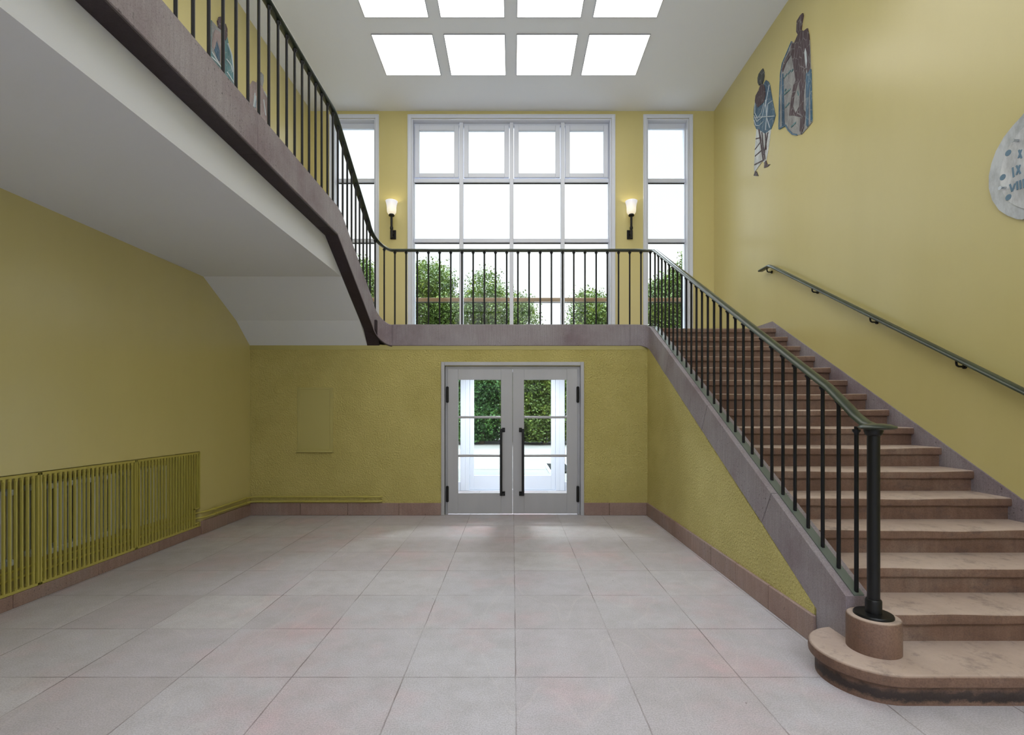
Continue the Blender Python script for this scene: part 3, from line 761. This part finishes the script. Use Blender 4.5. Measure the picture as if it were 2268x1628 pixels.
# ================================================================== radiator grilles, radiators, pipes
gl_names = ['nearest the camera', 'middle', 'farthest, with the pipe notch']
for i, (y0, y1) in enumerate(((1.902, 2.892), (2.895, 3.888), (3.892, 4.885), (4.889, 5.882))):
    notch = i == 3
    lab = ['yellow slatted radiator grille outside the left edge, nearest of four', 'yellow slatted radiator grille at the left edge of the photo, cut off by it', 'yellow slatted radiator grille in the middle, second from the room corner', 'yellow slatted radiator grille nearest the room corner, with the pipe notch'][i]
    if i == 0: continue
    g = thing('radiator_grille', lab, 'radiator cover', (XL, (y0+y1)/2, .108), 'yellow radiator grilles along the left wall')
    z0, z1 = .108, 1.012; X0, X1 = XL-.012, XL+.010
    bm = BM()
    box(bm, X0, X1, y0+.002, y1-.002, z1-.022, z1, .002, 1); box(bm, X0, X1, y0+.002, y1-.002, z0, z0+.022, .002, 1)
    box(bm, X0, X1, y0+.002, y0+.016, z0, z1); 
    if notch:
        box(bm, X0, X1, y1-.014, y1, .325, z1); box(bm, X0, X1, y1-.014, y1, z0, .165)
        box(bm, X0, X1, y1-.10, y1, .325, .34); box(bm, X0, X1, y1-.10, y1, .15, .165); box(bm, X0, X1, y1-.10, y1-.088, .165, .34)
    else: box(bm, X0, X1, y1-.016, y1-.002, z0, z1)
    obj('grille_frame', bm, M['yenamel'], g)
    bm = BM(); ns = 22
    for k in range(1, ns):
        y = y0+(y1-y0)*k/ns
        segs = [(z0+.02, z1-.02)]
        if notch and y > y1-.105: segs = [(.335, z1-.02), (z0+.02, .155)]
        for a, b_ in segs:
            box(bm, X0+.003, X1-.001, y-.0055, y+.0055, a, b_)
            if len(segs) == 1 or a > .3: box(bm, X0+.006, X1-.004, y-.012, y+.012, b_-.022, b_-.001)
            box(bm, X0+.006, X1-.004, y-.011, y+.011, a, a+.012)
    obj('grille_slats', bm, M['yenamel'], g)
for i, (y0, y1) in enumerate(((3.02, 3.78), (3.98, 4.78), (4.92, 5.46))):
    lab = ['white column radiator behind the grille at the left edge', 'white column radiator behind the middle grille', 'white column radiator behind the grille nearest the corner'][i]
    g = thing('radiator', lab, 'radiator', (XL-.16, (y0+y1)/2, .30), 'white radiators in the left wall niche')
    n = int((y1-y0)/.06); bm = BM()
    for k in range(n):
        y = y0+(k+.5)*(y1-y0)/n
        for xx in (XL-.09, XL-.15, XL-.21): cyl(bm, (xx, y, .33), (xx, y, .86), .015, seg=8)
        box(bm, XL-.235, XL-.068, y-.022, y+.022, .30, .355, .015, 2); box(bm, XL-.235, XL-.068, y-.022, y+.022, .845, .90, .015, 2)
    obj('radiator_columns', bm, M['radiator'], g)
    bm = BM(); cyl(bm, (XL-.15, y0-.02, .327), (XL-.15, y1+.02, .327), .02); cyl(bm, (XL-.15, y0-.02, .872), (XL-.15, y1+.02, .872), .02)
    obj('radiator_header', bm, M['radiator'], g)
    for yy in (y0+.1, y1-.1):
        bm = BM(); cyl(bm, (XL-.15, yy, .105), (XL-.15, yy, .33), .012); obj('radiator_foot', bm, M['yenamel'], g)
for nm, z in (('upper', .272), ('lower', .207)):
    bm = BM(); xo = XL+.035; yo = D-.04
    tube(bm, [(XL-.10, 3.0, z-.02), (XL-.10, 5.70, z-.02), (XL-.09, 5.80, z-.01), (XL-.02, 5.87, z), (XL+.02, 5.93, z), (xo, 6.02, z), (xo, 6.85, z), (xo+.01, 6.92, z), (xo+.045, yo-.012, z), (xo+.11, yo, z), (-2.2, yo, z), (-1.93, yo, z), (-1.905, yo+.006, z), (-1.897, yo+.03, z), (-1.897, D+.01, z)], .0125, 12)
    t_ = thing('heating_pipe', '%s of the two yellow heating pipes above the skirting' % nm, 'pipe', (-3, D-.04, z), 'yellow heating pipes')
    obj('pipe_run', bm, M['yenamel'], t_, True, 60)
    for (x, y, ax) in ((xo, 6.15, 'y'), (xo, 6.86, 'y'), (P(602, 0, D)[0], yo, 'x'), (P(812.5, 0, D)[0], yo, 'x')):
        bm = BM()
        if ax == 'y': cyl(bm, (x, y-.012, z), (x, y+.012, z), .019, seg=14); box(bm, XL, x, y-.009, y+.009, z-.009, z+.009)
        else: cyl(bm, (x-.012, y, z), (x+.012, y, z), .019, seg=14); box(bm, x-.009, x+.009, y, D+.002, z-.009, z+.009)
        obj('pipe_clip', bm, M['yenamel'], t_, True, 40)

# ================================================================== painted-over board on the entrance wall
pb = thing('notice_board', 'painted-over yellow wall panel with a small ledge below', 'panel', (-2.86, D, .91))
bm = BM(); frame_rect(bm, -3.118, -2.604, D-.014, D+.004, .925, 1.85, .045, .03, .03); obj('board_frame', bm, M['ysmooth'], pb)
bm = BM(); box(bm, -3.08, -2.645, D-.009, D+.004, .95, 1.83); obj('board_face', bm, M['ysmooth'], pb)
bm = BM(); box(bm, -3.125, -2.598, D-.045, D, .912, .943, .006); obj('board_ledge', bm, M['ysmooth'], pb)

# ================================================================== mosaics
def wallpoly(pts, X, th0, th1, m, par, name):
    """px outline -> slab lying on the side wall"""
    s = -1 if X > 0 else 1
    bm = BM(); q = [W(x, y, X) for x, y in pts]
    prism(bm, q, 'x', X+s*th0, X+s*th1); return obj(name, bm, m, par)
def wallline(lines, X, th, m, par, name, r=.0042):
    s = -1 if X > 0 else 1; bm = BM()
    for li, ln in enumerate(lines):
        th = th+.0006*(li % 3)
        q = [W(x, y, X) for x, y in ln]
        for (y0, z0), (y1, z1) in zip(q, q[1:]):
            d = Vector((y1-y0, z1-z0)); 
            if d.length < 1e-4: continue
            n_ = Vector((-d.y, d.x)).normalized()*r
            prism(bm, [(y0+n_.x, z0+n_.y), (y1+n_.x, z1+n_.y), (y1-n_.x, z1-n_.y), (y0-n_.x, z0-n_.y)], 'x', X, X+s*th)
    return obj(name, bm, m, par)
Z1 = lambda pts: [(1640+x*.2395, 20+y*.2395) for x, y in pts]
# smaller draped figure
a = thing('wall_mosaic', 'smaller blue and white draped figure mosaic, lower left on the right wall', 'mosaic', (XR, 7.7, 5.0), 'figure mosaics high on the walls')
wallpoly(Z1([(240,657),(262,672),(275,700),(300,850),(328,985),(310,1050),(286,1112),(250,1140),(230,1152),(190,1125),(150,1108),(132,1065),(127,1010),(128,920),(140,850),(165,800),(215,700)]), XR, 0, .010, M['m_blue'], a, 'cloak')
wallpoly(Z1([(152,1105),(190,1122),(230,1150),(285,1112),(272,1220),(255,1330),(238,1420),(222,1420),(208,1405),(165,1465),(136,1508),(129,1480),(138,1300)]), XR, 0, .009, M['m_white'], a, 'robe')
wallpoly(Z1([(195,690),(225,700),(236,740),(240,800),(225,860),(165,912),(140,850),(148,800),(175,750)]), XR, 0, .015, M['m_body'], a, 'torso')
wallpoly(Z1([(213,550),(224,585),(224,620),(218,660),(203,702),(190,690),(178,708),(166,680),(165,640),(175,600),(195,570)]), XR, 0, .014, M['m_dark'], a, 'head')
wallpoly(Z1([(225,1418),(240,1398),(250,1436),(278,1436),(255,1458),(222,1470)]), XR, 0, .010, M['m_body'], a, 'foot')
wallpoly(Z1([(140,1500),(153,1503),(168,1545),(126,1541)]), XR, 0, .010, M['m_body'], a, 'foot')
wallpoly(Z1([(170,1110),(184,1115),(200,1210),(220,1360),(226,1405),(212,1398),(195,1280)]), XR, 0, .013, M['m_body'], a, 'leg')
wallline([Z1(l) for l in ([(142,870),(140,960),(165,1010),(200,960),(225,870)],[(135,985),(160,1040),(210,1000),(235,880)],[(132,1020),(150,1075),(180,1080),(220,1040)],[(240,840),(250,1000),(280,1100)],[(275,700),(245,860),(240,900)],[(300,850),(262,880),(240,1120)],[(128,1010),(170,1000),(320,990)])], XR, .017, M['m_line'], a, 'fold_lines')
wallline([Z1(l) for l in ([(140,1300),(200,1220)],[(142,1360),(210,1300)],[(136,1440),(215,1400)],[(150,1200),(190,1190)],[(205,1140),(215,1250),(235,1390)],[(240,1150),(245,1300)],[(262,1140),(225,1350)])], XR, .015, M['m_body'], a, 'dark_fold_lines', .008)  # dark lines of the mosaic's own pattern
# taller dark figure with grey cloak
a = thing('wall_mosaic', 'taller dark plum figure with grey cloak mosaic, upper right on the right wall', 'mosaic', (XR, 6.6, 5.1), 'figure mosaics high on the walls')
wallpoly(Z1([(480,298),(500,320),(540,235),(625,180),(645,300),(655,560),(662,800),(668,1045),(620,1105),(570,1160),(530,1165),(490,1156),(450,1118),(425,1075),(362,1110),(366,850),(378,600),(395,500),(430,420),(460,340)]), XR, 0, .010, M['m_grey'], a, 'cloak')
wallpoly(Z1([(582,38),(588,60),(575,130),(568,195),(590,205),(625,178),(640,240),(648,380),(652,560),(632,590),(612,540),(610,640),(592,800),(590,930),(608,950),(605,1010),(595,1100),(570,1160),(556,1130),(565,1000),(500,985),(460,985),(470,880),(500,700),(520,660),(505,560),(490,470),(480,420),(430,500),(400,585),(393,560),(420,470),(470,380),(480,310),(500,325),(540,235),(525,210),(530,110),(560,60)]), XR, 0, .016, M['m_body'], a, 'body')
wallpoly(Z1([(548,680),(560,760),(555,900),(520,960),(500,900),(515,800)]), XR, .012, .018, M['m_grey'], a, 'leg_gap')
wallpoly(Z1([(614,600),(655,560),(640,800),(636,1040),(615,1080),(614,800)]), XR, .006, .014, M['m_blue'], a, 'cloak_stripe')
wallpoly(Z1([(612,360),(622,400),(628,480),(620,550),(610,480),(604,400)]), XR, .012, .019, M['m_line'], a, 'arm_gap')
wallline([Z1(l) for l in ([(480,300),(430,420),(395,500),(378,600),(368,850),(364,1108)],[(364,1108),(425,1075),(450,1118),(490,1156),(530,1163)],[(400,600),(412,1075)],[(395,640),(398,1085)],[(655,560),(664,1040)],[(630,1000),(632,1085)])], XR, .017, M['m_blue'], a, 'blue_outline', .009)
wallline([Z1(l) for l in ([(410,640),(440,600)],[(450,600),(470,570)],[(415,790),(470,740)],[(425,910),(460,870)],[(540,760),(550,800)],[(480,1090),(520,1050)],[(480,580),(495,560)],[(420,760),(430,740)])], XR, .016, M['m_teal'], a, 'teal_tesserae', .010)
# left wall pair, seen between the balusters
Z2 = lambda pts: [(360+x*.15972, y*.15972) for x, y in pts]
a = thing('wall_mosaic', 'pale pink and teal figure mosaic with raised hand on the left wall', 'mosaic', (XL, 6.3, 5.0), 'figure mosaics high on the walls')
wallpoly(Z2([(668,280),(745,372),(800,420),(862,330),(885,480),(905,590),(950,760),(975,980),(990,1250),(1000,1700),(900,1900),(700,1880),(640,1600),(650,900),(660,500)]), XL, 0, .010, M['m_teal'], a, 'cloak')
wallpoly(Z2([(668,280),(745,372),(800,420),(800,900),(700,780),(664,700)]), XL, 0, .013, M['m_grey'], a, 'veil')
wallpoly(Z2([(716,402),(775,440),(800,470),(800,860),(770,860),(720,700),(664,640),(690,470)]), XL, 0, .016, M['m_pink'], a, 'shoulder')
wallpoly(Z2([(735,570),(775,700),(778,850),(760,840),(700,700)]), XL, 0, .018, M['m_blue'], a, 'blue_fold')
wallpoly(Z2([(750,290),(762,275),(770,240),(795,230),(800,420),(765,380)]), XL, 0, .016, M['m_body'], a, 'hand')
wallpoly(Z2([(862,330),(885,400),(885,500),(862,560),(830,520),(830,360)]), XL, 0, .016, M['m_body'], a, 'face')
wallline([Z2(l) for l in ([(668,720),(790,920)],[(664,790),(740,860),(800,930)],[(890,600),(945,760),(970,980),(985,1250)],[(870,820),(930,900),(960,1000)],[(880,1000),(930,1080),(975,1150)])], XL, .019, M['m_line'], a, 'fold_lines', .008)
a = thing('wall_mosaic', 'pale grey hooded figure mosaic on the left wall, nearer the windows', 'mosaic', (XL, 7.3, 5.0), 'figure mosaics high on the walls')
wallpoly(Z2([(1205,1180),(1245,1120),(1302,1150),(1320,1050),(1355,1000),(1390,1040),(1392,1120),(1380,1210),(1400,1270),(1442,1350),(1460,1628),(1470,2000),(1400,2300),(1260,2250),(1200,1900),(1200,1400)]), XL, 0, .010, M['m_pink'], a, 'cloak')
wallpoly(Z2([(1355,1000),(1390,1040),(1392,1120),(1378,1200),(1350,1180),(1340,1060)]), XL, 0, .014, M['m_grey'], a, 'head')
wallpoly(Z2([(1268,1290),(1290,1400),(1280,1500),(1250,1480),(1255,1400)]), XL, 0, .014, M['m_blue'], a, 'blue_fold')
wallline([Z2(l) for l in ([(1270,1290),(1250,1480)],[(1280,1330),(1265,1490)],[(1400,1270),(1440,1350)],[(1390,1380),(1420,1600)])], XL, .016, M['m_line'], a, 'fold_lines', .008)

# ================================================================== sundial
sdl = thing('wall_sundial', 'white painted sundial disc with roman numerals on the right wall', 'sundial', (XR, 3.3, 2.9))
outl = [(2268,256.7),(2246.3,279.9),(2227.4,304),(2210,335),(2200,362.4),(2194.4,390),(2194.4,417.5),(2201.6,443.3),(2217,465.6),(2236,477.7),(2256.6,485.4),(2268,486.3)]
L = [W(x, y, XR) for x, y in outl]
YC = 3.30
top = [(YC+.12, L[0][1]+.15), (YC, L[0][1]+.17)]
Lr = [(2*YC-y, z) for y, z in reversed(L)]
poly = L+[(YC, L[-1][1]-.02)]+Lr+[(YC-.12, L[0][1]+.15), (YC, L[0][1]+.17), (YC+.12, L[0][1]+.15)]
bm = BM(); prism(bm, poly, 'x', XR, XR-.016); obj('rim', bm, M['dialrim'], sdl)
cy_, cz_ = YC, (L[0][1]+L[-1][1])/2
inner = [(cy_+(y-cy_)*.83, cz_-.01+(z-cz_)*.83) for y, z in poly]
bm = BM(); prism(bm, inner, 'x', XR-.010, XR-.020); obj('dial_face', bm, M['dial'], sdl)
Z3 = lambda pts: [(2150+x*.172, 230+y*.172) for x, y in pts]
wallline([Z3(l) for l in ([(655,595),(690,700)],[(690,590),(650,700)])], XR, .023, M['num'], sdl, 'numeral_x', .0055)
wallline([Z3(l) for l in ([(575,820),(588,945)],[(625,795),(675,900)],[(672,785),(625,915)])], XR, .023, M['num'], sdl, 'numeral_ix', .0055)
wallline([Z3(l) for l in ([(540,1035),(568,1130)],[(605,1025),(570,1130)],[(630,1000),(640,1105)],[(672,985),(682,1095)],[(715,970),(725,1080)])], XR, .023, M['num'], sdl, 'numeral_viii', .0055)
for (x, y) in ((517,632),(447,945),(520,1203)):
    Y_, z_ = W(*Z3([(x, y)])[0], XR); bm = BM(); cyl(bm, (XR-.019, Y_, z_), (XR-.022, Y_, z_), .022, seg=20); obj('painted_dot', bm, M['num'], sdl)
for (x, y) in ((560,473),(398,1083)):
    Y_, z_ = W(*Z3([(x, y)])[0], XR-.05); bm = BM(); cyl(bm, (XR-.018, Y_-.0, z_), (XR-.06, Y_, z_), .010, seg=14); cyl(bm, (XR-.06, Y_, z_), (XR-.064, Y_, z_), .014, seg=14); obj('bolt', bm, M['chrome'], sdl, True, 40)

# ================================================================== outside
bm = BM(); box(bm, -45, 45, 9.45, 60, -.25, -.03); o = tag(obj('paved_forecourt', bm, M['ground']), 'pale concrete forecourt outside the entrance doors', 'paving')
gr = thing('drain_grate', 'dark slatted grate on the paving outside the right door', 'grate', (1.2, 12.9, -.03))
bm = BM(); 
for k in range(9): box(bm, .96, 1.5, 12.0+k*.22, 12.08+k*.22, -.03, .02)
obj('grate_slats', bm, M['black'], gr)
bm = BM(); box(bm, .92, .96, 11.95, 13.9, -.03, .03); box(bm, 1.5, 1.54, 11.95, 13.9, -.03, .03); obj('grate_frame', bm, M['frame'], gr)

def leaves(bm, blobs, n, size, rng, airy=.0):
    tot = sum(b[3]*b[4]*b[5] for b in blobs)
    for (cx, cy, cz, rx, ry, rz) in [b for b in blobs]:
        k = int(n*(rx*ry*rz)/tot)
        # clusters
        nc = max(10, k//28)
        cents = []
        for _ in range(nc):
            while True:
                v = Vector((rng.uniform(-1,1), rng.uniform(-1,1), rng.uniform(-1,1)))
                if v.length <= 1 and v.length > airy: break
            v = v.normalized()*(v.length**.5); cents.append(Vector((cx+v.x*rx, cy+v.y*ry, cz+v.z*rz)))
        for i in range(k):
            c = cents[i % nc]+Vector((rng.gauss(0,.22), rng.gauss(0,.22), rng.gauss(0,.18)))
            c.z = max(c.z, .15)
            s = size*rng.uniform(.6, 1.35)
            q = Vector((rng.gauss(0,1), rng.gauss(0,1), rng.gauss(0,1)+.6)).normalized(); u = q.orthogonal().normalized(); w2 = q.cross(u)
            an = rng.uniform(0, 6.28); u, w2 = u*math.cos(an)+w2*math.sin(an), w2*math.cos(an)-u*math.sin(an)
            bm.faces.new([bm.verts.new(c+u*s), bm.verts.new(c+w2*s*.5+u*s*.1), bm.verts.new(c-u*s*.8), bm.verts.new(c-w2*s*.5+u*s*.1)])
def tree(name, label, x, y, blobs, n, size, m, seed, trunk=.16, airy=0, group='trees beyond the forecourt', cat='tree'):
    rng = random.Random(seed)
    t_ = thing(name, label, cat, (x, y, -.03), group)
    bm = BM(); topz = max(b[2] for b in blobs)
    tube(bm, [(x, y, -.029), (x+.1, y, topz*.25), (x-.08, y, topz*.5), (x+.05, y, topz*.8)], trunk, 8)
    for b in blobs:
        tube(bm, [(x, y, topz*.3), (x*.5+b[0]*.5, y*.5+b[1]*.5, topz*.3*.5+b[2]*.5), (b[0], b[1], b[2]+b[5]*.3)], trunk*.35, 6)
    obj('trunk', bm, M['bark'], t_)
    bm = BM(); leaves(bm, blobs, n, size, rng, airy); obj('foliage', bm, m, t_)
def at(px, py, Y): X, Z = P(px, py, Y); return X, Y, Z
def blob(px, py, Y, rpx, rpz, ry=1.5): X, Y, Z = at(px, py, Y); return (X, Y, Z, rpx*Y/F, ry, rpz*Y/F)
tree('broadleaf_tree', 'broad green tree beyond the left half of the wide window', at(960, 0, 25)[0], 25, [blob(950, 630, 25, 52, 42), blob(935, 690, 25, 60, 40), blob(990, 700, 25, 40, 45), blob(950, 760, 25, 60, 40)], 30000, .075, M['leaf'], 1)
tree('broadleaf_tree', 'airy green tree beyond the middle of the wide window', at(1085, 0, 26)[0], 26, [blob(1075, 665, 26, 45, 60), blob(1110, 690, 26, 62, 45), blob(1150, 705, 26, 35, 40), blob(1040, 700, 26, 30, 50), blob(1100, 760, 26, 60, 40)], 21000, .07, M['leaf'], 2, .13, .3)
tree('broadleaf_tree', 'small green tree beyond the right end of the wide window', at(1310, 0, 24)[0], 24, [blob(1308, 690, 24, 42, 38), blob(1335, 720, 24, 40, 40), blob(1290, 735, 24, 40, 30), blob(1310, 780, 24, 50, 40)], 19000, .07, M['leaf'], 3)
tree('broadleaf_tree', 'green tree filling the lower part of the narrow right window', at(1480, 0, 24)[0], 24, [blob(1460, 670, 24, 40, 45), blob(1500, 650, 24, 34, 50), blob(1522, 620, 24, 16, 60), blob(1490, 730, 24, 60, 50)], 26000, .07, M['leaf'], 4)
tree('broadleaf_tree', 'green tree showing in the narrow left window', at(800, 0, 24)[0], 24, [blob(800, 640, 24, 42, 60), blob(770, 690, 24, 40, 50), blob(815, 720, 24, 40, 60)], 24000, .07, M['leaf'], 5)
tree('garden_shrub', 'dense dark green shrub seen through the left door leaf', -1.5, 23.2, [blob(1040, 930, 23.2, 60, 60, 1.2), blob(1085, 900, 23.2, 50, 70, 1.2), blob(1075, 850, 23.2, 70, 50, 1.2), blob(1050, 800, 23.2, 60, 50, 1.2), blob(1110, 810, 23.2, 50, 60, 1.2)], 28000, .075, M['leafdark'], 6, .15, 0, 'shrubs beyond the forecourt', 'shrub')
tree('garden_shrub', 'brighter green shrub seen through the right door leaf', 1.5, 22.9, [blob(1190, 930, 22.9, 50, 60, 1.2), blob(1200, 880, 22.9, 60, 50, 1.2), blob(1240, 920, 22.9, 60, 60, 1.2), blob(1220, 830, 22.9, 70, 60, 1.2), blob(1170, 800, 22.9, 50, 50, 1.2), blob(1140, 910, 22.9, 30, 70, 1.2)], 30000, .075, M['leaf'], 8, .1, 0, 'shrubs beyond the forecourt', 'shrub')
tree('garden_shrub', 'dark green hedge row closing the view behind the shrubs', 0, 25.2, [(x, 26, 1.6, 2.6, 1.0, 1.9) for x in (-9, -6, -3, 0, 3, 6, 9)], 16000, .16, M['leafdark'], 9, .1, 0, 'shrubs beyond the forecourt', 'shrub')
